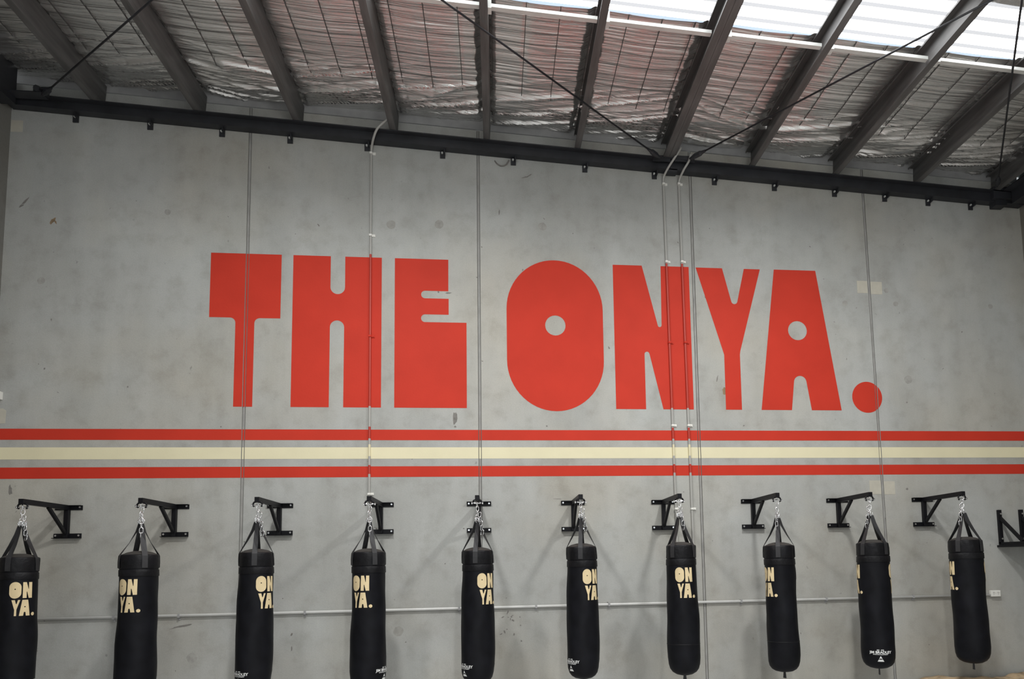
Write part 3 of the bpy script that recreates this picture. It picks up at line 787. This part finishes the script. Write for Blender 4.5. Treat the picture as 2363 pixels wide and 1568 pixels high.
        me = bpy.data.meshes.new('white_logo'); bm.to_mesh(me); bm.free(); me.materials.append(M_white)
        o = bpy.data.objects.new('white_logo', me); C.objects.link(o); o.parent = t
    return t
VIEW = [14, -30, 39, -25, 37, 41, 14, -49, -81, -70]        # which way each print faces
DZ = [-0.004, 0.003, 0.005, -0.008, 0.0, 0.008, 0.006, 0.0, -0.002, 0.012]
SXY = [0.97, 1.03, 0.99, 1.01, 0.99, 0.98, 0.99, 0.98, 1.03, 1.05]
SZ = [1.0, 1.0, 1.0, 1.0, 0.99, 1.0, 1.0, 0.99, 1.0, 1.0]
glab = ['black punching bag cut off by the left edge of the photo',
        'black punching bag with gold lettering at its left side, second from the left edge',
        'black punching bag below the letter T, its gold lettering near the right edge',
        'black punching bag under the letter H conduit, gold lettering on its left',
        'black punching bag below the wall joint left of the letter O',
        'black punching bag under the gap between O and N, gold lettering at its right edge',
        'black punching bag whose whole gold lettering faces the camera, under the paired conduits',
        'black punching bag right of the paired conduits, half of its gold lettering turned left',
        'black punching bag showing a whole small white maker mark and triangle at the bottom',
        'black punching bag furthest right, beside the white power outlet']
g0 = make_bag()
for k, x in enumerate(BX):
    o = g0 if k == 0 else copy_tree(g0)
    psi = math.radians(VIEW[k]) - math.atan2(x, 6.9)
    o.location = (x, 6.9, ZB0+DZ[k]); o.rotation_euler = (0, 0, psi); o.scale = (SXY[k], SXY[k], SZ[k])
    tag(o, glab[k], 'punching bag', 'hanging punching bags')
    if k in (1, 6, 7, 9):                                   # no maker's mark shows on these
        for c in [c for c in o.children if c.name.startswith('white_logo')]: bpy.data.objects.remove(c)
    if k in (6, 7):                                         # a worn welt low round the body
        m = MB(); m.lathe([(0.1575, 0.298), (0.1605, 0.303), (0.1575, 0.308)], 56, warp=lambda a, z, r: warp(a, z, r)+0.0004); m.build('welt', M_collar, o, smooth=True)

# ---------------------------------------------------------------- speed ball platform at the right
t = empty('speed_ball_platform', (5.745, YW, 1.76)); tag(t, 'black wall mounted speed ball platform at the right edge', 'training platform')
for dx in (0.0, 0.27):
    m = MB(); m.box((dx-0.019, -0.035, 0.03), (dx+0.019, -0.001, 0.416)); u = m.build('upright', M_black, t)
    for z in (0.37, 0.085):
        m = MB(); m.tube([(dx, -0.046, z), (dx, -0.034, z)], 0.011, 6); m.build('bolt', M_chrome, u)
    m = MB(); m.bar((dx, -0.03, 0.325), (dx, -0.36, 0.045), 0.026, 0.032, up=(0, -1, 0)); m.build('strut', M_black, t)
    m = MB(); m.box((dx-0.019, -0.42, 0.012), (dx+0.019, -0.001, 0.045)); m.build('rail', M_black, t)
m = MB(); m.box((-0.045, -0.55, -0.012), (0.40, -0.002, 0.012)); m.build('board', M_black, t, bevel=0.003)

# ---------------------------------------------------------------- crumpled cloth at the bottom right corner
m = MB(); nx, ny = 90, 24
vs = []; fs = []
for i in range(nx):
    for j in range(ny):
        x = 4.58+1.74*i/(nx-1); v = j/(ny-1)
        if v < 0.45: y = 7.02; z = 0.325*v/0.45
        else: y = 7.02+0.5*(v-0.45)/0.55; z = 0.325
        e = min(1, v/0.4)
        z += e*(0.016*math.sin(x*5.2+y*7)+0.012*math.sin(x*13+y*21+1)+0.006*math.sin(x*37+y*9))
        y -= (1-abs(2*v-0.6))*0.02*math.sin(x*19+z*11) if v < 0.6 else 0
        vs.append((x, y, max(0.004, z)))
for i in range(nx-1):
    for j in range(ny-1):
        a = i*ny+j; fs.append((a, a+ny, a+ny+1, a+1))
m.add(vs, fs)
o = m.build('crumpled_cloth', M_cloth, smooth=True)
tag(o, 'crumpled brown cloth edge at the bottom right corner of the photo', 'cloth')
sd = o.modifiers.new('solid', 'SOLIDIFY'); sd.thickness = 0.006
